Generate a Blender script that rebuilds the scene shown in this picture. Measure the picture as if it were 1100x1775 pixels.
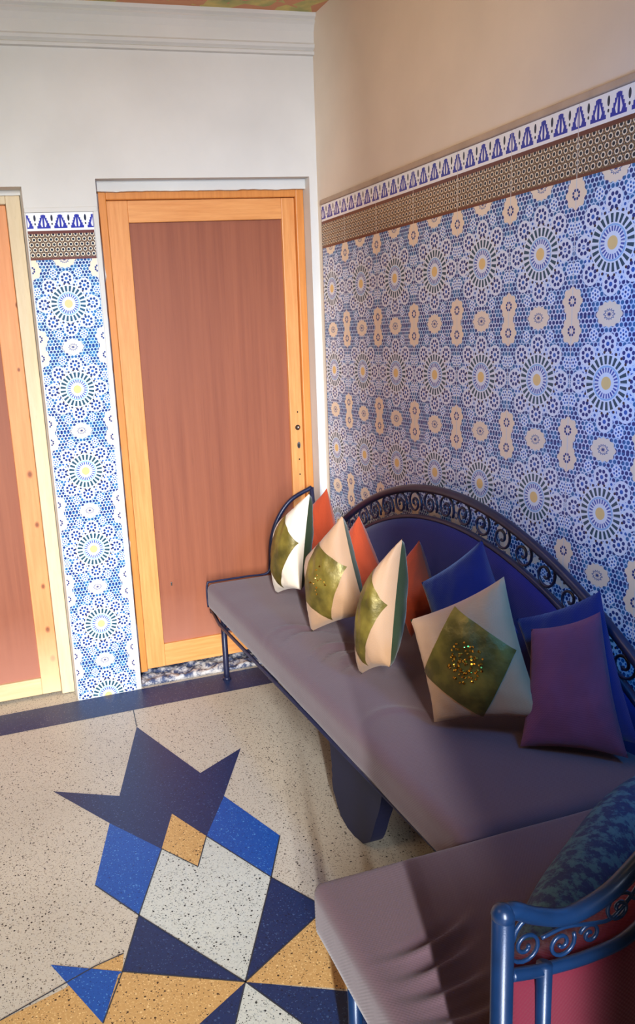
import bpy, bmesh, math, random
from mathutils import Vector, Matrix, noise
random.seed(7)
for o in list(bpy.data.objects):
    bpy.data.objects.remove(o, do_unlink=True)
SC = bpy.context.scene
COL = SC.collection
PI = math.pi

# ------------------------------------------------------------------ camera
cam_data = bpy.data.cameras.new('camera')
cam = bpy.data.objects.new('camera', cam_data)
COL.objects.link(cam)
Rv = Vector((0.9514707, -0.3010106, -0.0640001))
Uv = Vector((0.1292443, 0.2021232, 0.9707946))
Fv = Vector((0.2792836, 0.9319543, -0.2312183))
M = Matrix.Identity(4)
for i in range(3):
    M[i][0] = Rv[i]; M[i][1] = Uv[i]; M[i][2] = -Fv[i]
M[0][3], M[1][3], M[2][3] = -1.53232, -3.31258, 1.50019
cam.matrix_world = M
cam_data.sensor_fit = 'VERTICAL'
cam_data.sensor_height = 24
cam_data.lens = 24 * 1413.06 / 1775
cam_data.shift_x = 177.8 / 1775
cam_data.shift_y = 27.5 / 1775
cam_data.clip_start = 0.02
SC.camera = cam

# ------------------------------------------------------------------ view, world, lights
SC.view_settings.view_transform = 'Standard'
SC.view_settings.look = 'None'
SC.view_settings.exposure = 0.0
SC.view_settings.gamma = 1.0
SC.view_settings.use_curve_mapping = False


def area(name, loc, target, sx, sy, power, color, spread=None):
    l = bpy.data.lights.new(name, 'AREA')
    l.shape = 'RECTANGLE'; l.size = sx; l.size_y = sy
    l.energy = power; l.color = color
    if spread: l.spread = spread
    o = bpy.data.objects.new(name, l)
    o.location = loc
    d = Vector(target) - Vector(loc)
    o.rotation_euler = d.to_track_quat('-Z', 'Y').to_euler()
    COL.objects.link(o)
    return o


w = bpy.data.worlds.new('world'); SC.world = w; w.use_nodes = True
w.node_tree.nodes['Background'].inputs[0].default_value = (0.75, 0.88, 1.0, 1)
w.node_tree.nodes['Background'].inputs[1].default_value = 0.12
# daylight from the open courtyard behind the camera, to the left
area('courtyard_daylight', (-3.75, -10.3, 3.6), (-1.3, -1.2, 0.9), 0.16, 6.0, 520, (0.93, 0.965, 1.0), 1.4)
# added wall-washer: unseen warm fill that brightens the upper right wall
area('upper_wall_fill', (-1.1, -1.3, 2.64), (0, -1.2, 1.95), 0.8, 0.8, 4, (1.0, 0.82, 0.64), 2.0)
# invented blue source out of view, added to tint the right side
area('blue_cast_fill', (-0.45, -2.72, 1.7), (0.0, -1.7, 1.25), 0.22, 0.3, 10, (0.02, 0.34, 1.0), 1.9)
# unseen fill added on the left to warm the nearer cushions
area('warm_cushion_fill', (-2.5, -2.3, 2.5), (-.4, -1.5, .6), 0.5, 0.5, 2.2, (1.0, 0.70, 0.45), 1.3)
area('warm_corner_fill', (-0.9, -0.75, 2.6), (0.0, -0.6, 1.0), 0.3, 0.3, 1.5, (1.0, 0.55, 0.28))  # added warm fill for the corner end of the right wall, source unseen


# ------------------------------------------------------------------ helpers
def lin(c):
    return tuple(((v / 255) / 12.92 if v / 255 <= 0.04045 else (((v / 255) + 0.055) / 1.055) ** 2.4) for v in c) + (1,)


class NT:
    """Small expression helper over shader nodes."""
    def __init__(s, name, rough=0.6, metal=0.0, spec=0.5):
        s.m = bpy.data.materials.new(name); s.m.use_nodes = True
        s.t = s.m.node_tree; s.b = s.t.nodes['Principled BSDF']
        s.b.inputs['Roughness'].default_value = rough
        s.b.inputs['Metallic'].default_value = metal
        s.b.inputs['Specular IOR Level'].default_value = spec
        s.tc = s.t.nodes.new('ShaderNodeTexCoord')
        s.sep = None

    def put(s, sock, v):
        if isinstance(v, E_): s.t.links.new(v.s, sock)
        elif isinstance(v, bpy.types.NodeSocket): s.t.links.new(v, sock)
        else: sock.default_value = v

    def math(s, op, a, b=0.0, c=None):
        n = s.t.nodes.new('ShaderNodeMath'); n.operation = op
        s.put(n.inputs[0], a); s.put(n.inputs[1], b)
        if c is not None: s.put(n.inputs[2], c)
        return E_(s, n.outputs[0])

    def xyz(s, kind='Object'):
        n = s.t.nodes.new('ShaderNodeSeparateXYZ')
        s.t.links.new(s.tc.outputs[kind], n.inputs[0])
        return [E_(s, n.outputs[i]) for i in range(3)]

    def mix(s, f, a, b):
        n = s.t.nodes.new('ShaderNodeMix'); n.data_type = 'RGBA'
        s.put(n.inputs[0], f)
        for i, v in ((6, a), (7, b)):
            s.put(n.inputs[i], v)
        return n.outputs[2]

    def vec(s, scale, loc=(0, 0, 0), rot=(0, 0, 0)):
        n = s.t.nodes.new('ShaderNodeMapping')
        s.t.links.new(s.tc.outputs['Object'], n.inputs[0])
        n.inputs['Scale'].default_value = scale; n.inputs['Location'].default_value = loc
        n.inputs['Rotation'].default_value = rot
        return n.outputs[0]

    def noise(s, scale, detail=3, vec=None, rough=0.5):
        n = s.t.nodes.new('ShaderNodeTexNoise')
        n.inputs['Scale'].default_value = scale; n.inputs['Detail'].default_value = detail
        n.inputs['Roughness'].default_value = rough
        s.t.links.new(vec if vec else s.tc.outputs['Object'], n.inputs['Vector'])
        return E_(s, n.outputs[0])

    def voro(s, scale, vec=None):
        n = s.t.nodes.new('ShaderNodeTexVoronoi')
        n.inputs['Scale'].default_value = scale
        s.t.links.new(vec if vec else s.tc.outputs['Object'], n.inputs['Vector'])
        sp = s.t.nodes.new('ShaderNodeSeparateColor'); s.t.links.new(n.outputs['Color'], sp.inputs[0])
        return E_(s, n.outputs['Distance']), E_(s, sp.outputs[0]), E_(s, sp.outputs[1])

    def ramp(s, v, lo, hi):
        n = s.t.nodes.new('ShaderNodeMapRange')
        s.put(n.inputs[0], v); n.inputs[1].default_value = lo; n.inputs[2].default_value = hi
        return E_(s, n.outputs[0])

    def color(s, c): s.put(s.b.inputs['Base Color'], c)

    def bump(s, h, strength=0.2, dist=0.002):
        n = s.t.nodes.new('ShaderNodeBump')
        s.put(n.inputs['Height'], h); n.inputs['Strength'].default_value = strength
        n.inputs['Distance'].default_value = dist
        s.t.links.new(n.outputs[0], s.b.inputs['Normal'])


class E_:
    def __init__(s, nt, sock): s.n = nt; s.s = sock
    def __add__(s, o): return s.n.math('ADD', s, o)
    def __radd__(s, o): return s.n.math('ADD', o, s)
    def __sub__(s, o): return s.n.math('SUBTRACT', s, o)
    def __rsub__(s, o): return s.n.math('SUBTRACT', o, s)
    def __mul__(s, o): return s.n.math('MULTIPLY', s, o)
    def __rmul__(s, o): return s.n.math('MULTIPLY', o, s)
    def __truediv__(s, o): return s.n.math('DIVIDE', s, o)
    def mod(s, o): return s.n.math('FLOORED_MODULO', s, o)
    def lt(s, o): return s.n.math('LESS_THAN', s, o)
    def gt(s, o): return s.n.math('GREATER_THAN', s, o)
    def abs(s): return s.n.math('ABSOLUTE', s)
    def min(s, o): return s.n.math('MINIMUM', s, o)
    def max(s, o): return s.n.math('MAXIMUM', s, o)
    def floor(s): return s.n.math('FLOOR', s)


def hyp(n, a, b): return n.math('SQRT', a * a + b * b)


def plain(name, rgb, rough=0.6, metal=0.0, var=0.06, scale=12, bump=0.15, spec=0.5, sheen=0.0):
    n = NT(name, rough, metal, spec)
    c = lin(rgb)
    k = n.noise(scale, 4)
    d = tuple(v * (1 - var * 2) for v in c[:3]) + (1,)
    e = tuple(min(1, v * (1 + var)) for v in c[:3]) + (1,)
    n.color(n.mix(n.ramp(k, .3, .7), d, e))
    if bump: n.bump(n.noise(scale * 14, 3), bump, 0.002)
    if sheen:
        n.b.inputs['Sheen Weight'].default_value = sheen
    return n.m


def fabric(name, rgb, weave=900, rough=0.9, var=0.08, sheen=0.2):
    n = NT(name, rough, 0, 0.25)
    c = lin(rgb)
    k = n.noise(7, 4)
    d = tuple(v * (1 - var * 2) for v in c[:3]) + (1,)
    n.color(n.mix(n.ramp(k, .3, .7), d, c))
    x, y, z = n.xyz()
    wv = n.math('SINE', x * weave) * n.math('SINE', y * weave + z * weave)
    n.bump(wv * 0.4 + n.noise(60, 3), 0.3, 0.0015)
    n.b.inputs['Sheen Weight'].default_value = sheen
    return n.m


def tile_material(name, axis, origin):
    """Printed zellige tile 25.5 x 33 cm with a geometric band and a crown border on top."""
    n = NT(name, 0.28, 0, 0.45)
    x, y, z = n.xyz()
    s = ((x - origin) if axis == 'x' else (y * -1.0 - origin)) * 100.0
    W, H = 25.5, 33.0
    X = s.mod(W) - W / 2
    Y = (z * 100.0 - 148.5).mod(H) - H / 2
    white = (0.76, 0.80, 0.86, 1); cream = lin((240, 222, 196)); navy = lin((22, 50, 120)); blue = lin((34, 92, 176))
    green = lin((38, 76, 92)); gold = lin((236, 200, 130))

    def hexd(px, py, a):
        b = a * 1.732
        d1 = hyp(n, (px.mod(a) - a / 2), (py.mod(b) - b / 2))
        d2 = hyp(n, ((px + a / 2).mod(a) - a / 2), ((py + b / 2).mod(b) - b / 2))
        return d1.min(d2)
    nz = n.noise(9, 1)
    dots = hexd(X, Y, 1.34)
    small = hexd(X + 0.31, Y + 0.5, 4.02)
    ground = n.mix(nz.gt(.5), lin((184, 208, 232)), lin((208, 220, 236)))
    c = n.mix(dots.lt(.53), ground, n.mix(small.lt(1.35), navy, lin((38, 104, 160))))
    r = hyp(n, X, Y)
    th = n.math('ARCTAN2', Y, X)

    def fold(k, r0, off=0.0, rr=None, tt=None):
        rr = rr or r; tt = tt or th
        st = 2 * PI / k
        a = (tt + off).mod(st) - st / 2
        return rr * n.math('COSINE', a) - r0, rr * n.math('SINE', a)
    # pale flower halo
    lobes = n.math('COSINE', th * 8.0) * 0.9
    c = n.mix((r - lobes).lt(10.6), c, n.mix(dots.lt(.38), lin((214, 226, 242)), blue))
    fx, fy = fold(8, 12.6, 0)
    q = hyp(n, fx, fy)
    c = n.mix(q.lt(1.55), c, lin((222, 232, 244)))
    gx, gy = fold(6, .95, 0, q, n.math('ARCTAN2', fy, fx))
    c = n.mix(hyp(n, gx, gy).lt(.30), c, lin((60, 112, 190)))
    c = n.mix(q.lt(.3), c, navy)
    fx, fy = fold(8, 9.5, PI / 8)
    q = hyp(n, fx, fy); qt = n.math('ARCTAN2', fy, fx)
    c = n.mix(q.lt(2.75), c, white)
    gx, gy = fold(8, 1.6, 0, q, qt)
    c = n.mix(hyp(n, gx, gy).lt(.5), c, navy)
    c = n.mix(q.lt(.55), c, blue)
    # sun disc
    c = n.mix(r.lt(7.1), c, white)
    fx, fy = fold(24, 7.5, 0)
    c = n.mix(hyp(n, fx, fy).lt(.36), c, lin((60, 42, 50)))
    a24 = (th + 0.05).mod(2 * PI / 24) * (24 / (2 * PI))
    sp = (a24 - .5).abs().lt(.27)
    c = n.mix(sp * r.gt(4.6) * r.lt(6.7), c, green)
    c = n.mix(r.gt(3.85) * r.lt(4.3), c, lin((150, 190, 226)))
    c = n.mix(sp * r.gt(2.6) * r.lt(3.8), c, lin((70, 92, 170)))
    c = n.mix(r.lt(1.6), c, gold)
    # small oval rosette
    Yb = (H / 2 - Y.abs())
    e = hyp(n, X / 4.1, Yb / 3.0); et = n.math('ARCTAN2', Yb, X)
    e = e - n.math('COSINE', et * 12.0) * 0.06
    c = n.mix(e.lt(1.0), c, cream)
    c = n.mix(e.gt(.30) * e.lt(.42), c, lin((120, 130, 160)))
    c = n.mix(e.lt(.14), c, navy)
    # double rosette on the tile edge
    Xe = (W / 2 - X.abs()); Ye = Yb - 3.7
    e = hyp(n, Xe, Ye); et = n.math('ARCTAN2', Ye, Xe)
    es = e - n.math('COSINE', et * 8.0) * 0.3
    c = n.mix((Xe.lt(2.1) * Yb.lt(3.0)).max(es.lt(3.4)), c, lin((242, 220, 190)))
    gx, gy = fold(8, 1.05, 0, e, et)
    c = n.mix(hyp(n, gx, gy).lt(.36), c, navy)
    c = n.mix((Xe - 3.9).abs().lt(.0), c, navy)
    # joints
    c = n.mix(Xe.lt(.13), c, lin((214, 214, 216)))
    c = n.mix(Y.abs().lt(.2) * r.gt(2.4) * 0.6, c, lin((210, 216, 226)))
    # band
    zb = z * 100.0 - 181.5
    hb = hexd(s, zb, 2.125)
    band = n.mix((hb - .98).abs().lt(.17), lin((206, 182, 144)), lin((122, 92, 62)))
    band = n.mix(hexd(s, zb, .80).lt(.2) * hb.gt(.6), band, lin((44, 48, 60)))
    band = n.mix(hb.lt(.72), band, lin((232, 220, 196)))
    band = n.mix(hb.lt(.48), band, lin((20, 26, 40)))
    band = n.mix(zb.lt(.75), band, lin((112, 60, 40)))
    band = n.mix((zb - 10.0).abs().lt(.55), band, lin((104, 52, 40)))
    c = n.mix(zb.gt(0), c, band)
    # crown border
    yb = zb - 11.4
    P = W / 4
    xb = (s + P / 2).mod(P) - P / 2
    hw = 2.5 - (yb / .95).floor() * 0.40
    crown = xb.abs().lt(hw) * yb.gt(0) * yb.lt(4.9)
    inner = (xb.abs() + (yb - 1.6).abs() * .35).lt(1.15) * xb.abs().gt(.36) * yb.gt(.5)
    bd = n.mix(crown * (1.0 - inner), lin((236, 236, 236)), lin((40, 48, 158)))
    xf = (P / 2 - xb.abs())
    fin = (hyp(n, xf / .42, (yb - 3.7) / 1.15).lt(1)).max(hyp(n, xf / .3, (yb - 1.6) / .4).lt(1))
    bd = n.mix(fin, bd, lin((30, 36, 60)))
    c = n.mix(zb.gt(10.55), c, bd)
    c = n.mix(Xe.lt(.11) * zb.gt(0), c, lin((214, 208, 200)))
    n.color(c)
    n.bump((1.0 - Xe.lt(.12)), 0.4, 0.001)
    return n.m


def terrazzo(name, base, chips, chips2, dens=0.74, scale=105):
    n = NT(name, 0.42, 0, 0.4)
    b = lin(base)
    k = n.noise(2.2, 5)
    big = tuple(v * 0.86 for v in b[:3]) + (1,)
    c = n.mix(n.ramp(k, .3, .7), big, b)
    fine = n.noise(170, 2)
    c = n.mix(n.ramp(fine, .52, .66) * 0.35, c, lin(chips2))
    d, r1, r2 = n.voro(scale)
    c = n.mix(d.lt(.30) * r1.gt(dens), c, n.mix(r2.gt(.5), lin(chips), lin(chips2)))
    d, r1, r2 = n.voro(scale * 2.3)
    c = n.mix(d.lt(.36) * r1.gt(.62), c, n.mix(r2.gt(.6), lin(chips2), lin(chips)))
    n.color(c)
    return n.m


def wood(name, a, b, grain=(26, 26, 1.6), knots=(), rough=0.5, streak=3.0, faded=None):
    n = NT(name, rough, 0, 0.4)
    v = n.vec(grain)
    g = n.noise(streak, 6, v, 0.6)
    f = n.noise(streak * 5, 3, v, 0.5)
    c = n.mix(n.ramp(g, .2, .8), lin(a), lin(b))
    dk = tuple(q * .72 for q in lin(a)[:3]) + (1,)
    c = n.mix(n.ramp(f, .58, .8) * .3, c, dk)
    if knots:
        x, y, z = n.xyz()
        tot = None
        for kx, kz, kr in knots:
            m = n.ramp(hyp(n, x - kx, (z - kz) * .7), kr, kr * .35)
            tot = m if tot is None else tot.max(m)
        c = n.mix(tot * .85, c, lin((116, 58, 34)))
    if faded:
        x, y, z = n.xyz()
        c = n.mix(n.ramp(z + n.noise(18, 3) * .06, faded[0], faded[1]), c, lin(faded[2]))
    n.color(c)
    n.bump(f, 0.15, 0.001)
    return n.m


def new_obj(name, bm, mats, parent=None, smooth=False, kind=None):
    me = bpy.data.meshes.new(name)
    bmesh.ops.recalc_face_normals(bm, faces=bm.faces)
    bm.to_mesh(me); bm.free()
    if not isinstance(mats, (list, tuple)): mats = [mats]
    for m in mats: me.materials.append(m)
    if smooth:
        me.polygons.foreach_set('use_smooth', [True] * len(me.polygons))
    o = bpy.data.objects.new(name, me)
    COL.objects.link(o)
    if parent is not None: o.parent = parent
    if kind: o['kind'] = kind
    return o


def thing(name, label, cat, group=None):
    o = bpy.data.objects.new(name, None); COL.objects.link(o)
    o.empty_display_size = .1
    o['label'] = label; o['category'] = cat
    if group: o['group'] = group
    return o


def box(bm, x0, x1, y0, y1, z0, z1, mi=0):
    vs = [bm.verts.new((x, y, z)) for x in (x0, x1) for y in (y0, y1) for z in (z0, z1)]
    for f in ((0, 1, 3, 2), (4, 6, 7, 5), (0, 4, 5, 1), (2, 3, 7, 6), (0, 2, 6, 4), (1, 5, 7, 3)):
        fc = bm.faces.new([vs[i] for i in f]); fc.material_index = mi


def bevel_box(bm, x0, x1, y0, y1, z0, z1, r=0.004, seg=2):
    t = bmesh.new(); box(t, x0, x1, y0, y1, z0, z1)
    bmesh.ops.bevel(t, geom=t.edges[:] + t.verts[:], offset=r, segments=seg, affect='EDGES', profile=.5)
    me = bpy.data.meshes.new('tmp'); t.to_mesh(me); t.free()
    bm.from_mesh(me); bpy.data.meshes.remove(me)


def tube(bm, pts, r, seg=10, taper=None):
    pts = [Vector(p) for p in pts]
    rings = []
    up = None
    for i, p in enumerate(pts):
        d = (pts[min(i + 1, len(pts) - 1)] - pts[max(i - 1, 0)]).normalized()
        if up is None:
            up = Vector((0, 0, 1)) if abs(d.z) < .9 else Vector((1, 0, 0))
        s = d.cross(up).normalized(); up = s.cross(d).normalized()
        rr = r if not taper else r * taper(i / (len(pts) - 1))
        rings.append([bm.verts.new(p + (s * math.cos(a) + up * math.sin(a)) * rr)
                      for a in [2 * PI * k / seg for k in range(seg)]])
    for a, b in zip(rings, rings[1:]):
        for k in range(seg):
            bm.faces.new((a[k], a[(k + 1) % seg], b[(k + 1) % seg], b[k]))
    bm.faces.new(rings[0][::-1]); bm.faces.new(rings[-1])


def smooth_path(pts, n=8):
    """Catmull-Rom through pts."""
    P = [Vector(p) for p in pts]
    P = [P[0] * 2 - P[1]] + P + [P[-1] * 2 - P[-2]]
    out = []
    for i in range(1, len(P) - 2):
        for k in range(n):
            t = k / n
            a, b, c, d = P[i - 1:i + 3]
            out.append(.5 * ((2 * b) + (c - a) * t + (2 * a - 5 * b + 4 * c - d) * t * t + (3 * b - a - 3 * c + d) * t ** 3))
    out.append(P[-2])
    return out


def rounded_slab(corners, z0, z1, r, nx, ny, nz, folds=None, crown=0.0, sag=0.0):
    """Mattress: corners (far-left, far-right, near-right, near-left) in plan."""
    bm = bmesh.new()
    grid = {}

    def key(i, j, k):
        if (i, j, k) not in grid:
            grid[(i, j, k)] = bm.verts.new((i / nx, j / ny, k / nz))
        return grid[(i, j, k)]
    for k in (0, nz):
        for i in range(nx):
            for j in range(ny):
                bm.faces.new([key(i, j, k), key(i + 1, j, k), key(i + 1, j + 1, k), key(i, j + 1, k)])
    for i in (0, nx):
        for j in range(ny):
            for k in range(nz):
                bm.faces.new([key(i, j, k), key(i, j + 1, k), key(i, j + 1, k + 1), key(i, j, k + 1)])
    for j in (0, ny):
        for i in range(nx):
            for k in range(nz):
                bm.faces.new([key(i, j, k), key(i + 1, j, k), key(i + 1, j, k + 1), key(i, j, k + 1)])
    fl, fr, nr, nl = [Vector(c) for c in corners]
    LX = ((fr - fl).length + (nr - nl).length) / 2; LY = ((fl - nl).length + (fr - nr).length) / 2
    H = z1 - z0
    for v in bm.verts:
        p = Vector((v.co.x * LX, v.co.y * LY, v.co.z * H))
        q = Vector((min(max(p.x, r), LX - r), min(max(p.y, r), LY - r), min(max(p.z, r), H - r)))
        d = p - q
        if d.length > 1e-9: p = q + d.normalized() * r
        u, w2, h = p.x / LX, p.y / LY, p.z
        a = fl.lerp(fr, u); b = nl.lerp(nr, u)
        c = a.lerp(b, w2)
        z = z0 + h
        if h > H * .5:
            z += crown * (1 - (2 * u - 1) ** 2) * (1 - (2 * w2 - 1) ** 4)
            if folds: z += folds(c.x, c.y)
        z += 0.003 * noise.noise(Vector((c.x * 6, c.y * 6, 3)))
        v.co = (c.x, c.y, z)
    return bm


# ------------------------------------------------------------------ materials
M_plaster = plain('white_plaster', (212, 208, 200), .85, var=.04, scale=3, bump=.25)
M_plaster_r = plain('beige_plaster', (226, 211, 192), .85, var=.04, scale=3, bump=.25)
M_clay = plain('clay_plaster', (128, 104, 86), .9, var=.04, scale=3)
M_ceiling = None
nc = NT('painted_ceiling', .8)
d_, r1_, r2_ = nc.voro(11)
cc = nc.mix(nc.ramp(nc.noise(9, 3), .35, .65), lin((150, 160, 100)), lin((224, 200, 120)))
cc = nc.mix(r1_.gt(.6), cc, lin((214, 150, 110)))
nc.color(cc); M_ceiling = nc.m
M_tile_r = tile_material('blue_mosaic_tiles_wall', 'y', 0.0)
M_tile_b = tile_material('blue_mosaic_tiles_pier', 'x', -1.2015)
M_terr = terrazzo('cream_terrazzo', (201, 191, 173), (52, 44, 42), (150, 138, 122))
M_terr_w = terrazzo('pale_terrazzo', (204, 206, 196), (40, 44, 46), (150, 156, 152), dens=.68)
M_navy = terrazzo('navy_terrazzo', (24, 46, 90), (58, 80, 120), (16, 30, 62), dens=.8)
M_blue = terrazzo('blue_terrazzo', (14, 80, 164), (80, 136, 196), (8, 56, 126), dens=.85)
M_ochre = terrazzo('ochre_terrazzo', (200, 156, 96), (70, 48, 30), (226, 190, 130), dens=.75)
M_band = terrazzo('dark_blue_border', (28, 50, 94), (90, 96, 120), (24, 30, 60), dens=.8)
M_strip = plain('divider_strip', (64, 70, 80), .4, .5, bump=0)
M_pine = wood('orange_pine', (206, 130, 66), (232, 164, 98), rough=.45)
M_pine_h = wood('orange_pine_cross', (206, 130, 66), (232, 164, 98), grain=(1.6, 26, 26), rough=.45)
M_pine2 = wood('casing_pine', (196, 118, 52), (222, 146, 72), rough=.45)
M_pine_k = wood('knotty_pine', (208, 130, 76), (226, 154, 98), rough=.5,
                knots=((-1.262, 1.66, .010), (-1.285, 1.41, .008), (-1.290, .985, .014), (-1.285, .77, .012),
                       (-1.290, .50, .011), (-1.292, .305, .013), (-1.285, .17, .014)),
                faded=(.34, .02, (226, 196, 150)))
M_pine_f = wood('faded_pine', (206, 172, 124), (222, 192, 148), grain=(1.6, 26, 26), rough=.6)
M_cream = wood('worn_cream_paint', (204, 180, 142), (220, 200, 166), grain=(14, 14, 2), rough=.6)
M_panel = wood('red_brown_plywood', (130, 70, 46), (156, 90, 60), grain=(16, 16, .5), rough=.55, streak=2.2,
               faded=(.42, .10, (168, 108, 86)))
M_steel = plain('worn_steel', (150, 146, 140), .3, 1.0, bump=0)
M_hole = plain('dark_hole', (24, 18, 16), .9, bump=0)
M_iron = plain('blue_painted_iron', (14, 42, 80), .32, .15, var=.1, scale=30, bump=.05)
M_iron_d = plain('dark_blue_iron', (34, 36, 62), .35, .15, var=.1, scale=30, bump=.05)
M_navyp = plain('navy_lacquer', (7, 18, 56), .6, 0, bump=.05)
M_mattress = fabric('mauve_grey_cotton', (94, 71, 78), var=.03)
M_backfab = fabric('violet_blue_upholstery', (40, 32, 96), var=.06, sheen=.15)
M_red = fabric('crimson_upholstery', (96, 18, 40), var=.06)
M_cream_f = fabric('cream_satin', (180, 140, 104), rough=.55, var=.03, weave=1500)
M_cream_lit_f = fabric('cream_satin_lit', (222, 206, 184), rough=.4, var=.03, weave=1500)  # lit copy of the cream satin, daylight put into the colour
M_green_f = fabric('dark_green_satin', (46, 58, 26), rough=.5, var=.1, weave=1500)
M_orange_f = fabric('burnt_orange_cotton', (186, 70, 34), var=.06)
M_mauve_f = fabric('mauve_plush', (116, 58, 80), var=.12)
M_blue_f = fabric('deep_blue_velvet', (20, 26, 88), var=.1, sheen=.5)
M_sequin = plain('gold_sequins', (236, 176, 70), .18, 1.0, var=.2, scale=200, bump=0)
# olive gold lamé
ng = NT('olive_gold_lame', .42, .35, .5)
ng.color(ng.mix(ng.ramp(ng.noise(16, 4), .35, .7), lin((84, 72, 26)), lin((136, 116, 46))))
ng.bump(ng.noise(26, 5), .6, .006)
M_gold = ng.m
# teal brocade
nb = NT('teal_brocade', .7)
d_, r1_, r2_ = nb.voro(70)
nb.color(nb.mix(nb.ramp(nb.noise(46, 5, rough=.7), .46, .56), lin((20, 38, 80)), lin((58, 98, 112))))
nb.bump(nb.noise(60, 4), .8, .004)
M_teal = nb.m
# rough stone of the threshold
ns = NT('broken_grey_stone', .6)
ns.color(ns.mix(ns.ramp(ns.noise(24, 6, rough=.7), .44, .58), lin((60, 70, 100)), lin((196, 190, 186))))
ns.bump(ns.noise(30, 5), .8, .01)
M_stone = ns.m

# ------------------------------------------------------------------ room shell
# floor with its inlaid star
bm = bmesh.new()
XL, YF = -3.4, -4.6


def poly(bm, pts, mi, z):
    f = bm.faces.new([bm.verts.new((p[0], p[1], z)) for p in pts]); f.material_index = mi
    f.normal_update()
    if f.normal.z < 0: f.normal_flip()


box(bm, XL, 0.02, YF, 0.25, -0.06, 0.0, 0)
Z = 0.0006
Cn = (-1.062, -1.748); A = (-1.024, -.354); Bn = (-.890, -.794); Ct = (-.701, -.686)
D = (-.859, -.967); E2 = (-.979, -1.159); G = (-1.047, -.999); Hh = (-1.123, -1.167); J = (-1.246, -.970)
K = (-1.186, -.825); L = (-1.395, -.703); OD = (-1.045, -1.291)
BR1 = (-.770, -1.244); BR2 = (-.866, -1.416); BL1 = (-1.250, -1.426); BL2 = (-1.341, -1.257)
NT_ = (-.777, -1.587); NL = (-1.331, -1.607)
poly(bm, [A, Bn, Ct, D, E2, G, Hh, J, L, K], 1, Z)
poly(bm, [G, E2, OD, Hh], 4, Z * 2)
poly(bm, [D, BR1, BR2, E2], 2, Z)
poly(bm, [J, Hh, BL1, BL2], 2, Z)
poly(bm, [Hh, OD, E2, BR2, Cn, BL1], 3, Z * .5)
poly(bm, [BR2, NT_, Cn], 1, Z)
poly(bm, [BL1, Cn, NL], 1, Z)
poly(bm, [Cn, NT_, (-.60, -1.72), (-.62, -1.97)], 4, Z)
poly(bm, [Cn, (-.62, -1.985), (-.86, -2.10), (-.984, -1.907)], 1, Z * 1.5)
poly(bm, [Cn, (-.984, -1.907), (-.90, -2.15), (-1.20, -2.15), (-1.123, -1.853)], 3, Z)
poly(bm, [Cn, (-1.123, -1.853), (-1.20, -2.08), (-1.37, -1.92)], 1, Z * 1.5)
poly(bm, [NL, Cn, (-1.37, -1.92), (-1.41, -1.76)], 4, Z)
poly(bm, [(-1.495, -1.518), NL, (-1.342, -1.613), (-1.403, -1.744)], 2, Z * 2)
poly(bm, [(-1.625, -1.649), (-1.467, -1.606), (-1.391, -1.564), (-1.316, -1.548), NL, (-1.403, -1.744), (-1.50, -2.1), (-1.9, -2.1), (-2.0, -1.75)], 4, Z * .6)
# border band along the doors, following the wall
poly(bm, [(-3.3, -.01), (-.0, -.01), (-.0, -.20), (-3.3, -.20)], 5, Z)


def strip(bm, p, q, wd=.0035, z=.0015):
    p, q = Vector(p), Vector(q); d = (q - p).normalized(); s = Vector((-d.y, d.x)) * wd / 2
    poly(bm, [p + s, q + s, q - s, p - s], 6, z)


for p, q in ((A, (-1.005, -.2)), (OD, E2), (OD, Hh), (BL2, BL1), (Hh, BL1), (BL1, Cn), (Cn, BR2), (E2, BR2), (BR2, BR1), (BL1, NL),
             (BR2, NT_), (Cn, NT_), (NL, Cn), (Cn, (-1.123, -1.853)), (Cn, (-.984, -1.907)), (NL, (-1.403, -1.744)),
             ((-1.625, -1.649), (-1.391, -1.564)), ((-1.391, -1.564), (-1.316, -1.548))):
    strip(bm, p, q)
floor = new_obj('floor', bm, [M_terr, M_navy, M_blue, M_terr_w, M_ochre, M_band, M_strip], kind='structure')

# back wall: pier, lintels, nib, all in one plastered mesh
CH = 2.70
bm = bmesh.new()
box(bm, -1.205, -.925, 0, .22, 0, CH)
box(bm, -.925, -.035, 0, .22, 2.105, CH)
box(bm, -.035, 0, 0, .22, 0, CH)
box(bm, -2.10, -1.205, 0, .22, 2.08, CH)
box(bm, XL, -2.10, 0, .22, 0, CH)
new_obj('wall_back', bm, M_plaster, kind='structure')
bm = bmesh.new(); box(bm, 0, .2, YF, .22, 0, CH)
new_obj('wall_right', bm, M_plaster_r, kind='structure')
bm = bmesh.new(); box(bm, XL - .15, XL, YF, .22, 0, CH)
new_obj('wall_left', bm, M_clay, kind='structure')
bm = bmesh.new()   # wall behind the camera, with the tall balcony opening
box(bm, -1.575, .2, YF - .02, YF + .1, 0, 7.2)
box(bm, XL - .15, -3.25, YF - .02, YF + .1, 0, 7.2)
new_obj('wall_front', bm, M_clay, kind='structure')
bm = bmesh.new(); box(bm, XL - .15, .2, -3.55, .22, CH, CH + .1)
new_obj('ceiling', bm, M_ceiling, kind='structure')

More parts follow.
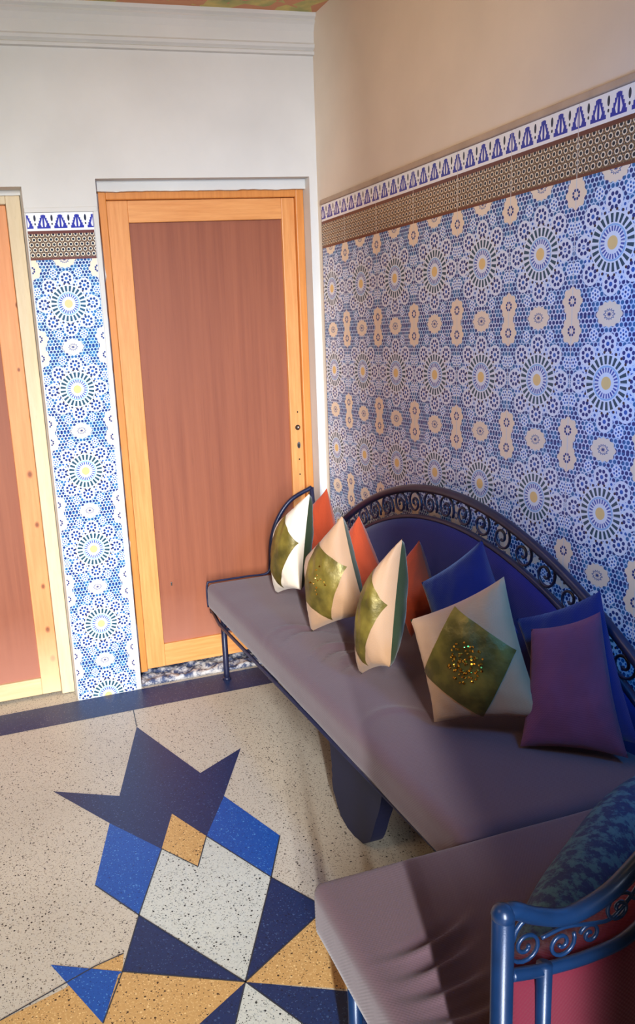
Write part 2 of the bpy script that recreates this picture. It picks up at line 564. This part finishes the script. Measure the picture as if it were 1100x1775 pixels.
# cornice along the back wall
bm = bmesh.new()
prof = [(0, 2.555), (-.012, 2.558), (-.014, 2.568), (-.006, 2.574), (-.016, 2.582), (-.020, 2.592), (-.012, 2.600),
        (-.014, 2.64), (-.022, 2.662), (-.03, 2.672), (-.026, 2.680), (-.036, 2.688), (-.04, 2.70), (0, 2.70)]
a = [bm.verts.new((XL, y, z)) for y, z in prof]; b = [bm.verts.new((0, y, z)) for y, z in prof]
for i in range(len(prof)):
    j = (i + 1) % len(prof)
    bm.faces.new((a[i], a[j], b[j], b[i]))
bm.faces.new(a); bm.faces.new(b)
new_obj('trim_1', bm, M_plaster, kind='structure')

# tile facing of the right wall, with the plaster lip above it
bm = bmesh.new(); box(bm, -.008, .002, -4.5, -.05, 0, 1.985)
new_obj('trim_2', bm, M_tile_r, kind='structure')
bm = bmesh.new()
bevel_box(bm, -.013, .002, -4.5, -.045, 1.986, 2.006, .004)
new_obj('trim_3', bm, plain('plaster_lip', (186, 164, 142), .9, var=.08, bump=.4), kind='structure')
# tile facing of the pier between the doors
bm = bmesh.new(); box(bm, -1.2015, -.945, -.006, .002, 0.0, 1.985)
new_obj('trim_4', bm, M_tile_b, kind='structure')
bm = bmesh.new()
bevel_box(bm, -1.205, -.928, -.009, .002, 1.986, 2.004, .003)
bevel_box(bm, -.9445, -.9255, -.007, .002, 0, 1.99, .002)
new_obj('trim_5', bm, M_plaster, kind='structure')


def ragged(bm, x0, x1, y0, y1, z0, z1, amp, seed, n=60):
    """Plaster fill with an uneven lower edge."""
    top = []; bot = []
    for i in range(n + 1):
        x = x0 + (x1 - x0) * i / n
        zz = z0 + amp * noise.noise(Vector((x * 9, seed, 0))) + amp * .4 * noise.noise(Vector((x * 40, seed, 5)))
        bot.append((bm.verts.new((x, y0, zz)), bm.verts.new((x, y1, zz))))
        top.append((bm.verts.new((x, y0, z1)), bm.verts.new((x, y1, z1))))
    for i in range(n):
        bm.faces.new((bot[i][0], bot[i + 1][0], top[i + 1][0], top[i][0]))
        bm.faces.new((bot[i][1], top[i][1], top[i + 1][1], bot[i + 1][1]))
        bm.faces.new((bot[i][0], bot[i][1], bot[i + 1][1], bot[i + 1][0]))
        bm.faces.new((top[i][0], top[i + 1][0], top[i + 1][1], top[i][1]))


bm = bmesh.new(); ragged(bm, -.925, -.035, .045, .13, 2.066, 2.1045, .006, 1)
ragged(bm, -2.1, -1.205, .075, .15, 2.062, 2.0795, .003, 4)
new_obj('trim_6', bm, M_plaster, kind='structure')
# plaster smear down the left edge of the right-hand door casing
bm = bmesh.new()
n_ = 70; ys = (.052, .068)
prev = None
for i in range(n_ + 1):
    z = .09 + (2.06 - .09) * i / n_
    wd = .010 + .007 * noise.noise(Vector((z * 7, 2, 0))) + .006 * noise.noise(Vector((z * 30, 2, 0)))
    wd = max(.002, wd)
    cur = [bm.verts.new((-.925, ys[0], z)), bm.verts.new((-.925 + wd + .004, ys[0] + .004, z)), bm.verts.new((-.925 + wd + .004, ys[1] + .012, z)), bm.verts.new((-.925, ys[1] + .012, z))]
    if prev:
        for k in range(4): bm.faces.new((prev[k], prev[(k + 1) % 4], cur[(k + 1) % 4], cur[k]))
    prev = cur
new_obj('trim_7', bm, M_plaster, kind='structure')

# broken stone threshold below the right-hand door
bm = bmesh.new()
nx_, ny_ = 90, 16
g = [[bm.verts.new((-.925 + .89 * i / nx_, .012 + .16 * j / ny_,
      max(.002, .016 + .018 * noise.noise(Vector((i * .17, j * .35, 2))) + .008 * noise.noise(Vector((i * .5, j * .9, 7))) + .010 * j / ny_)))
      for j in range(ny_ + 1)] for i in range(nx_ + 1)]
for i in range(nx_):
    for j in range(ny_):
        bm.faces.new((g[i][j], g[i + 1][j], g[i + 1][j + 1], g[i][j + 1]))
bot = [[bm.verts.new((-.925 + .89 * i / nx_, .012 + .16 * j, .0)) for j in (0, 1)] for i in range(nx_ + 1)]
for i in range(nx_):
    bm.faces.new((g[i][0], bot[i][0], bot[i + 1][0], g[i + 1][0]))
    bm.faces.new((bot[i][0], bot[i][1], bot[i + 1][1], bot[i + 1][0]))
new_obj('trim_8', bm, M_stone, smooth=True, kind='structure')

# ---- right-hand door
door = bpy.data.objects.new('door_1', None); COL.objects.link(door); door['kind'] = 'structure'
bm = bmesh.new()
bevel_box(bm, -.914, -.878, .062, .13, .045, 2.068, .004)
bevel_box(bm, -.072, -.036, .062, .13, .045, 2.068, .004)
bevel_box(bm, -.878, -.072, .062, .13, 2.038, 2.068, .004)
new_obj('door_casing', bm, M_pine2, door)
bm = bmesh.new()
bevel_box(bm, -.877, -.790, .078, .122, .050, 2.037, .003)
bevel_box(bm, -.132, -.073, .078, .122, .050, 2.037, .003)
new_obj('door_stile', bm, M_pine, door)
bm = bmesh.new()
bevel_box(bm, -.790, -.132, .078, .122, 1.953, 2.037, .003)
bevel_box(bm, -.790, -.132, .078, .122, .050, .155, .003)
new_obj('door_rail', bm, M_pine_h, door)
bm = bmesh.new(); box(bm, -.795, -.127, .092, .108, .15, 1.958)
new_obj('door_panel', bm, M_panel, door)


def disc(bm, x, y, z, rx, rz, th=.003, seg=20):
    f_ = [bm.verts.new((x + rx * math.cos(2 * PI * k / seg), y, z + rz * math.sin(2 * PI * k / seg))) for k in range(seg)]
    b_ = [bm.verts.new((v.co.x, y + th, v.co.z)) for v in f_]
    bm.faces.new(f_); bm.faces.new(b_[::-1])
    for k in range(seg):
        bm.faces.new((f_[k], b_[k], b_[(k + 1) % seg], f_[(k + 1) % seg]))


bm = bmesh.new(); bmesh.ops.create_uvsphere(bm, u_segments=16, v_segments=10, radius=.008)
bmesh.ops.translate(bm, verts=bm.verts, vec=(-.098, .074, 1.068))
new_obj('lock_spindle', bm, M_steel, door, True)
bm = bmesh.new(); disc(bm, -.098, .0765, 1.068, .012, .012)
new_obj('spindle_hole', bm, M_hole, door)
bm = bmesh.new(); disc(bm, -.096, .076, .988, .008, .015)
e_ = new_obj('keyhole_plate', bm, M_steel, door)
bm = bmesh.new(); disc(bm, -.0965, .0745, .986, .0035, .010, .002)
new_obj('keyhole', bm, M_hole, e_)
for zz in (1.137, .924, .855):
    bm = bmesh.new(); disc(bm, -.096, .077, zz, .003, .004, .002, 10)
    new_obj('screw_hole', bm, M_hole, door)
bm = bmesh.new(); bevel_box(bm, -.735, -.729, .086, .093, .420, .436, .001)
new_obj('door_pull_stub', bm, M_steel, door)

# ---- left-hand door, mostly outside the frame
door2 = bpy.data.objects.new('door_2', None); COL.objects.link(door2); door2['kind'] = 'structure'
bm = bmesh.new()
bevel_box(bm, -1.262, -1.207, .085, .15, .004, 2.072, .004)
bevel_box(bm, -2.098, -2.045, .085, .15, .004, 2.072, .004)
bevel_box(bm, -2.045, -1.262, .085, .15, 2.032, 2.072, .004)
new_obj('door_casing', bm, M_cream, door2)
bm = bmesh.new()
bevel_box(bm, -1.345, -1.263, .10, .145, .012, 2.031, .003)
bevel_box(bm, -2.044, -1.962, .10, .145, .012, 2.031, .003)
new_obj('door_stile', bm, M_pine_k, door2)
bm = bmesh.new()
bevel_box(bm, -1.962, -1.345, .10, .145, .012, .088, .003)
bevel_box(bm, -1.962, -1.345, .10, .145, 2.010, 2.031, .003)
new_obj('door_rail', bm, M_pine_f, door2)
bm = bmesh.new(); box(bm, -1.967, -1.340, .115, .13, .08, 2.015)
new_obj('door_panel', bm, M_panel, door2)


# ------------------------------------------------------------------ sofas
def spiral(c, r0, turns, a0, ax, n=26, r1=.15):
    """Flat scroll in the plane given by the two axis vectors ax."""
    c = Vector(c); e1, e2 = Vector(ax[0]), Vector(ax[1]); out = []
    for i in range(n + 1):
        t = i / n; a = a0 + turns * 2 * PI * t; r = r0 * (1 - (1 - r1) * t)
        out.append(c + e1 * (r * math.cos(a)) + e2 * (r * math.sin(a)))
    return out


def leg(parent, x, y, zt, r=.013, mat=None):
    bm = bmesh.new()
    tube(bm, [(x, y, zt), (x, y, .03), (x, y, .004)], r, 12)
    bmesh.ops.create_cone(bm, cap_ends=True, segments=14, radius1=r * 1.5, radius2=r * 1.2, depth=.012,
                          matrix=Matrix.Translation((x, y, .007)))
    return new_obj('leg', bm, mat or M_iron_d, parent, True)


def folds1(x, y):
    z = 0
    for (cx, cy, dx, dy, ln, wd, h) in FOLDS1:
        u = (x - cx) * dx + (y - cy) * dy; v = -(x - cx) * dy + (y - cy) * dx
        v += .8 * u * u / ln; h *= 1.5
        z += h * math.exp(-(u / ln) ** 2) * math.exp(-(v / wd) ** 2)
    return z


FOLDS1 = [(-.50, -.72, 1, -.15, .10, .010, .006), (-.47, -.78, 1, -.1, .10, .010, -.005), (-.45, -.95, 1, 0, .11, .012, .006),
          (-.44, -1.00, 1, 0, .10, .010, -.006), (-.42, -1.06, 1, .05, .10, .012, .006), (-.44, -1.12, 1, 0, .09, .010, -.005),
          (-.5, -1.45, 1, -.2, .12, .014, .004)]
FOLDS2 = [(-.86, -2.245, 1, .25, .060, .010, -.010), (-.86, -2.262, 1, .25, .075, .010, .012), (-.88, -2.295, 1, .2, .055, .008, -.011),
          (-.88, -2.313, 1, .2, .06, .009, .010), (-.89, -2.345, 1, .1, .06, .008, -.009), (-.89, -2.365, 1, .1, .06, .009, .009),
          (-.90, -2.40, 1, 0, .06, .008, -.008), (-.90, -2.42, 1, 0, .06, .009, .008), (-.89, -2.45, 1, .1, .06, .008, -.006)]


def folds2(x, y):
    z = 0
    for (cx, cy, dx, dy, ln, wd, h) in FOLDS2:
        u = (x - cx) * dx + (y - cy) * dy; v = -(x - cx) * dy + (y - cy) * dx
        v -= 1.8 * u * u
        z += h * math.exp(-(u / ln) ** 2) * math.exp(-(v / wd) ** 2)
    return z


# long sofa along the tiled wall
s1 = thing('iron_sofa', 'long blue iron sofa with mauve grey mattress and arched back against the tiled wall', 'sofa')
bm = rounded_slab([(-.615, -.055), (-.03, -.055), (-.03, -2.018), (-.655, -2.018)], .335, .452, .028, 50, 150, 8, folds1, .006)
new_obj('mattress', bm, M_mattress, s1, True)
bm = bmesh.new()
tube(bm, [(-.595, -.055, .328), (-.622, -.25, .328), (-.628, -1.985, .328)], .007)
tube(bm, [(-.05, -.05, .322), (-.05, -1.985, .322)], .008)
tube(bm, [(-.628, -1.985, .328), (-.04, -1.985, .328)], .007)
tube(bm, [(-.60, -.05, .322), (-.04, -.05, .322)], .012)
for k in range(7):
    tube(bm, [(-.625, -.3 - k * .26, .322), (-.05, -.3 - k * .26, .322)], .008, 8)
new_obj('seat_frame', bm, M_iron_d, s1, True)
for lx, ly in ((-.552, -.075), (-.06, -.075), (-.60, -1.96), (-.06, -1.96)):
    leg(s1, lx, ly, .33)


def arch(d):
    return .955 - .43 * d * d


YC = -1.065
bm = bmesh.new()
tube(bm, [(-.075, YC + d, arch(d)) for d in [(-.945 + 1.89 * i / 60) for i in range(61)]], .014, 12)
tube(bm, [(-.07, YC + .945, .56), (-.07, YC + .945, .32)], .013)
tube(bm, [(-.07, YC - .94, .56), (-.07, YC - .94, .32)], .013)
new_obj('back_rail', bm, M_iron_d, s1, True)


def arch2(d):
    return .855 - .43 * d * d


bm = bmesh.new()
tube(bm, [(-.075, YC + d, arch2(d)) for d in [(-.90 + 1.8 * i / 60) for i in range(61)]], .009, 10)
for i in range(19):
    d = -.86 + 1.72 * i / 18
    zc = (arch(d) + arch2(d)) / 2
    sl = -.86 * d
    e1 = Vector((0, 1, sl)).normalized(); e2 = Vector((0, -sl, 1)).normalized()
    sg = 1 if d < 0 else -1
    bs = bmesh.new()
    tube(bs, spiral((-.075, YC + d, zc), .046, 1.7, sg * .6, (e1 * sg, e2)), .0042, 6)
    new_obj('scroll', bs, M_iron_d, s1, True)
new_obj('inner_rail', bm, M_iron_d, s1, True)
# upholstered back panel inside the arch
bm = bmesh.new()
N = 60
fr, bk = [], []
for i in range(N + 1):
    d = -.90 + 1.8 * i / N
    zt = arch2(d) - .006
    cf, cb = [], []
    for j in range(13):
        t = j / 12
        z = .40 + (zt - .40) * t
        bul = .035 * (1 - (2 * i / N - 1) ** 6) * math.sin(PI * min(1, .15 + .85 * t)) ** .5 if t < 1 else 0
        cf.append(bm.verts.new((-.085 - bul, YC + d, z)))
        cb.append(bm.verts.new((-.052, YC + d, z)))
    fr.append(cf); bk.append(cb)
for i in range(N):
    for j in range(12):
        bm.faces.new((fr[i][j], fr[i][j + 1], fr[i + 1][j + 1], fr[i + 1][j]))
        bm.faces.new((bk[i][j], bk[i + 1][j], bk[i + 1][j + 1], bk[i][j + 1]))
    bm.faces.new((fr[i][12], bk[i][12], bk[i + 1][12], fr[i + 1][12]))
    bm.faces.new((fr[i][0], fr[i + 1][0], bk[i + 1][0], bk[i][0]))
for i in (0, N):
    for j in range(12):
        bm.faces.new((fr[i][j], bk[i][j], bk[i][j + 1], fr[i][j + 1]))
new_obj('back_panel', bm, M_backfab, s1, True)
# far end rail that runs level then sweeps up to the back
bm = bmesh.new()
pts = smooth_path([(-.607, -.046, .34), (-.609, -.046, .40), (-.604, -.046, .446), (-.58, -.046, .452), (-.42, -.046, .452), (-.325, -.044, .452),
                   (-.302, -.035, .50), (-.290, -.03, .60), (-.255, -.03, .69), (-.19, -.03, .765), (-.09, -.03, .81)])
tube(bm, pts, .010, 10, taper=lambda t: .45 + .55 * min(1, max(0, (t - .45) * 6)))
tube(bm, [(-.09, -.03, .81), (-.075, -.03, .60), (-.07, -.03, .33)], .010, 10)
tube(bm, [(-.60, -.045, .325), (-.07, -.045, .325)], .006, 10)
new_obj('end_rail', bm, M_iron_d, s1, True)
# broad cabriole foot under the front edge
bm = bmesh.new()
out = [(-1.13, .33), (-1.19, .20), (-1.185, .13), (-1.20, .06), (-1.245, .02), (-1.27, .0), (-1.36, .0), (-1.41, .025), (-1.44, .06), (-1.47, .13),
       (-1.50, .20), (-1.53, .33)]
o2 = [Vector((0, a_, b_)) for a_, b_ in out]
sm = smooth_path([(0, a_, b_) for a_, b_ in out], 4)
fv = [bm.verts.new((-.565, p.y, max(0.001, p.z))) for p in sm]; bv = [bm.verts.new((-.52, p.y, max(0.001, p.z))) for p in sm]
bm.faces.new(fv); bm.faces.new(bv[::-1])
for k in range(len(sm)):
    bm.faces.new((fv[k], bv[k], bv[(k + 1) % len(sm)], fv[(k + 1) % len(sm)]))
bmesh.ops.bevel(bm, geom=[e for e in bm.edges if abs(e.verts[0].co.x - e.verts[1].co.x) < 1e-6], offset=.006, segments=2, affect='EDGES')
o = new_obj('cabriole_foot', bm, M_navyp, s1)
o['label'] = 'broad dark blue curved foot'

# near sofa set across the end of the long one, seen from behind
s2 = thing('iron_sofa', 'nearest sofa with creased mattress and blue iron back over red fabric, seen from behind', 'sofa')
bm = rounded_slab([(-1.0, -2.026), (-.015, -2.026), (-.015, -2.575), (-1.024, -2.575)], .335, .452, .022, 110, 90, 8, folds2, .004)
new_obj('mattress', bm, M_mattress, s2, True)
bm = bmesh.new()
for p, q in (((-.955, -2.07, .322), (-.03, -2.07, .322)), ((-.98, -2.60, .322), (-.03, -2.60, .322)), ((-.955, -2.07, .322), (-.985, -2.60, .322)),
             ((-.03, -2.07, .322), (-.03, -2.60, .322))):
    tube(bm, [p, q], .012)
new_obj('seat_frame', bm, M_iron, s2, True)
leg(s2, -.955, -2.115, .33, .014, M_iron); leg(s2, -.04, -2.10, .33, .014, M_iron)
YB = -2.60
bm = bmesh.new()
railp = smooth_path([(-.990, YB, .800), (-.975, YB, .803), (-.943, YB, .786), (-.895, YB, .772), (-.839, YB, .786), (-.797, YB, .814), (-.74, YB, .862),
                     (-.66, YB, .915), (-.55, YB, .95), (-.45, YB, .955), (-.33, YB, .93), (-.2, YB, .86), (-.12, YB, .79), (-.07, YB, .772), (-.03, YB, .80)], 6)
tube(bm, railp, .011, 12)
new_obj('back_rail', bm, M_iron, s2, True)
for px in (-.991, -.03):
    bm = bmesh.new()
    tube(bm, [(px, YB, .802), (px, YB, .4), (px, YB, .004)], .0135, 14)
    bmesh.ops.create_uvsphere(bm, u_segments=14, v_segments=8, radius=.0145, matrix=Matrix.Translation((px, YB, .802)))
    new_obj('post', bm, M_iron, s2, True)
for px in (-.929, -.085):
    bm = bmesh.new()
    tube(bm, [(px, YB, .712), (px, YB, .33)], .010, 12)
    new_obj('inner_post', bm, M_iron, s2, True)
bm = bmesh.new()
inp = smooth_path([(-.978, YB, .712), (-.955, YB, .708), (-.923, YB, .704), (-.86, YB, .702), (-.80, YB, .712), (-.74, YB, .755), (-.66, YB, .81),
                   (-.55, YB, .85), (-.45, YB, .855), (-.33, YB, .83), (-.2, YB, .76), (-.1, YB, .71), (-.04, YB, .705)], 6)
tube(bm, inp, .008, 10)
new_obj('inner_rail', bm, M_iron, s2, True)
bm = bmesh.new()
XZ = ((1, 0, 0), (0, 0, 1))
for cx, cz, r, a0, tn in ((-.958, .748, .026, 2.6, 1.6), (-.905, .735, .021, .5, -1.5), (-.818, .760, .024, .3, 1.5), (-.862, .735, .016, 2.8, -1.3),
                          (-.75, .80, .03, .6, 1.6), (-.67, .86, .034, .5, 1.6), (-.56, .90, .035, .3, 1.6), (-.45, .905, .035, 3, -1.6),
                          (-.33, .88, .034, 3, -1.6), (-.22, .82, .03, 2.8, -1.6), (-.13, .75, .025, 2.8, -1.5)):
    bs = bmesh.new(); tube(bs, spiral((cx, YB, cz), r, tn, a0, XZ), .0027, 8)
    new_obj('scroll', bs, M_iron, s2, True)
tube(bm, smooth_path([(-.935, YB, .752), (-.90, YB, .757), (-.86, YB, .750), (-.83, YB, .748), (-.80, YB, .772), (-.78, YB, .80)], 6), .0025, 8)
new_obj('scroll_bar', bm, M_iron, s2, True)
bm = bmesh.new()
tube(bm, smooth_path([(-.978, YB, .760), (-.970, YB, .778), (-.955, YB, .790)], 6), .0035, 8)
new_obj('scroll_bar', bm, M_iron, s2, True)
# red fabric of the backrest
bm = bmesh.new()
prs = [p for p in inp if p.x > -.97 and p.x < -.05]
N = len(prs)
rows = 14
for side, yy, bl in ((0, YB + .012, -.016), (1, YB + .055, .012)):
    g = []
    for i, p in enumerate(prs):
        g.append([bm.verts.new((p.x, yy + bl * math.sin(PI * i / (N - 1)) ** .3 * math.sin(PI * min(.999, .05 + .95 * j / rows)) ** .4, .36 + (p.z - .006 - .36) * j / rows)) for j in range(rows + 1)])
    for i in range(N - 1):
        for j in range(rows):
            bm.faces.new((g[i][j], g[i + 1][j], g[i + 1][j + 1], g[i][j + 1]))
    if side == 0: g0 = g
for i in range(N - 1):
    bm.faces.new((g0[i][rows], g0[i + 1][rows], g[i + 1][rows], g[i][rows]))
    bm.faces.new((g0[i][0], g[i][0], g[i + 1][0], g0[i + 1][0]))
for i in (0, N - 1):
    for j in range(rows):
        bm.faces.new((g0[i][j], g0[i][j + 1], g[i][j + 1], g[i][j]))
o = new_obj('back_panel', bm, M_red, s2, True)
o['label'] = 'crimson red fabric back'


# ------------------------------------------------------------------ cushions
def cushion_fn(cor, th, pull=.07, seed=0, wr=.004):
    TL, TR, BR, BL = [Vector(c) for c in cor]
    nrm = ((TR - BL).cross(TL - BR)).normalized()
    camdir = Vector((-1.532, -3.313, 1.5)) - (TL + BR) / 2
    if nrm.dot(camdir) < 0: nrm = -nrm

    def f(u, v, side):
        uu = u * (1 - pull * (1 - v * v)); vv = v * (1 - pull * (1 - u * u))
        p = (TL * (1 - uu) * (1 + vv) + TR * (1 + uu) * (1 + vv) + BR * (1 + uu) * (1 - vv) + BL * (1 - uu) * (1 - vv)) / 4
        h = (max(0, (1 - u * u)) * max(0, (1 - v * v))) ** .42
        q = Vector((u * 3.1 + seed, v * 3.1, side * 5))
        edge = (1 - h) * (1 if h > 0 else 0)
        wk = wr * noise.noise(q * 1.3) * h ** .3 + wr * .9 * edge * noise.noise(q * 4) * h ** .2
        return p + nrm * side * (h * th / 2 + wk)
    return f, nrm


def grid_mesh(fn, n=36):
    bm = bmesh.new()
    g = [[bm.verts.new(fn(-1 + 2 * i / n, -1 + 2 * j / n)) for j in range(n + 1)] for i in range(n + 1)]
    for i in range(n):
        for j in range(n):
            bm.faces.new((g[i][j], g[i + 1][j], g[i + 1][j + 1], g[i][j + 1]))
    return bm


def cushion(name, label, cor, th, mat, group=None, back=None, diamond=None, pull=.07, seed=0, sequins=0):
    c = thing(name, label, 'cushion', group)
    f, nrm = cushion_fn(cor, th, pull, seed)
    front = new_obj('front_cover', grid_mesh(lambda u, v: f(u, v, 1)), mat, c, True)
    new_obj('back_cover', grid_mesh(lambda u, v: f(u, v, -1)), back or mat, c, True)
    if diamond:
        def df(a, b):
            k = .97
            u, v = (a + b) / 2 * k, (a - b) / 2 * k
            return f(u, v, 1) + nrm * .0022
        o = new_obj('diamond_patch', grid_mesh(df, 30), diamond, c, True)
        o['label'] = 'olive gold shiny diamond patch'
        if sequins:
            rnd = random.Random(seed)
            bm = bmesh.new()
            for k in range(sequins):
                t = k / sequins
                a = t * 2 * PI * 3.4 + rnd.uniform(-.25, .25)
                r = .05 + .34 * (t ** .8) + rnd.uniform(-.03, .03)
                u, v = r * math.cos(a), r * math.sin(a) * .9
                p = f(u, v, 1) + nrm * .004
                m = Matrix.Translation(p) @ nrm.to_track_quat('Z', 'Y').to_matrix().to_4x4() @ Matrix.Rotation(rnd.uniform(-.5, .5), 4, 'X') @ Matrix.Rotation(rnd.uniform(-.5, .5), 4, 'Y')
                bmesh.ops.create_cone(bm, cap_ends=True, segments=8, radius1=.0035, radius2=.0025, depth=.0015, matrix=m)
            new_obj('sequin_embroidery', bm, M_sequin, c)
    return c


G1 = 'cream and olive gold diamond cushions on the long sofa'
cushion('diamond_cushion', 'cream and olive gold diamond cushion farthest along the sofa, nearest the wooden door',
        [(-.376, -.353, .754), (-.317, -.533, .896), (-.370, -.536, .520), (-.411, -.381, .470)], .15, M_cream_lit_f, G1, M_green_f, M_gold, seed=1)
cushion('diamond_cushion', 'second diamond cushion from the door, cream with a wide olive gold square, tip upright',
        [(-.447, -.780, .725), (-.365, -.902, .888), (-.351, -1.035, .575), (-.462, -.834, .470)], .15, M_cream_f, G1, M_green_f, M_gold, seed=2, sequins=14)
cushion('diamond_cushion', 'narrow edge-on diamond cushion, third from the door, green back showing',
        [(-.435, -1.227, .766), (-.397, -1.346, .911), (-.448, -1.357, .535), (-.476, -1.231, .470)], .15, M_cream_f, G1, M_green_f, M_gold, seed=3)
cushion('diamond_cushion', 'largest nearest diamond cushion, olive green centre with gold sequin flower',
        [(-.470, -1.508, .733), (-.298, -1.664, .868), (-.270, -1.792, .535), (-.450, -1.589, .470)], .13, M_cream_f, G1, M_green_f, M_gold, seed=4, sequins=95)
G2 = 'burnt orange cushions along the sofa back'
cushion('orange_cushion', 'orange cushion tip rising in the corner behind the farthest diamond cushion',
        [(-.217, -.192, .738), (-.138, -.296, .855), (-.125, -.408, .539), (-.201, -.298, .465)], .11, M_orange_f, G2, seed=5)
cushion('orange_cushion', 'orange cushion between the second and third diamond cushions',
        [(-0.278, -0.650, 0.702), (-0.213, -0.724, 0.832), (-0.178, -0.847, 0.607), (-0.241, -0.762, 0.506)], .11, M_orange_f, G2, seed=6)
cushion('orange_cushion', 'orange cushion just right of the narrow third diamond cushion',
        [(-0.257, -1.038, 0.712), (-0.199, -1.106, 0.824), (-0.183, -1.191, 0.628), (-0.237, -1.117, 0.506)], .11, M_orange_f, G2, seed=7)
cushion('blue_cushion', 'deep blue velvet cushion leaning on the arched back behind the largest diamond cushion',
        [(-0.327, -1.328, 0.764), (-0.192, -1.423, 0.895), (-0.151, -1.539, 0.645), (-0.308, -1.418, 0.516)], .12, M_blue_f, seed=8)
cushion('blue_cushion', 'deep blue cushion behind the plain mauve cushion at the sofa corner',
        [(-.225, -1.62, .73), (-.100, -1.77, .83), (-.130, -1.945, .51), (-.228, -1.765, .46)], .06, M_blue_f, seed=9)
cushion('mauve_cushion', 'plain mauve plush cushion right of the largest diamond cushion',
        [(-.25, -1.71, .737), (-.125, -1.80, .79), (-.155, -1.94, .478), (-.325, -1.775, .464)], .08, M_mauve_f, seed=10)

# teal brocade bolster lying inside the near sofa's back
bo = thing('brocade_bolster', 'teal brocade bolster lying along the inside of the nearest sofa back', 'bolster')
bm = bmesh.new()
tube(bm, smooth_path([(-.84, -2.44, .512), (-.76, -2.40, .515), (-.66, -2.34, .52), (-.54, -2.27, .52), (-.42, -2.20, .52), (-.30, -2.14, .52), (-.19, -2.09, .515)], 8), .062, 20,
     taper=lambda t: min(1, (math.sin(PI * min(1, max(0, t * .98 + .01)))) ** .35 + .02))
new_obj('bolster_cover', bm, M_teal, bo, True)
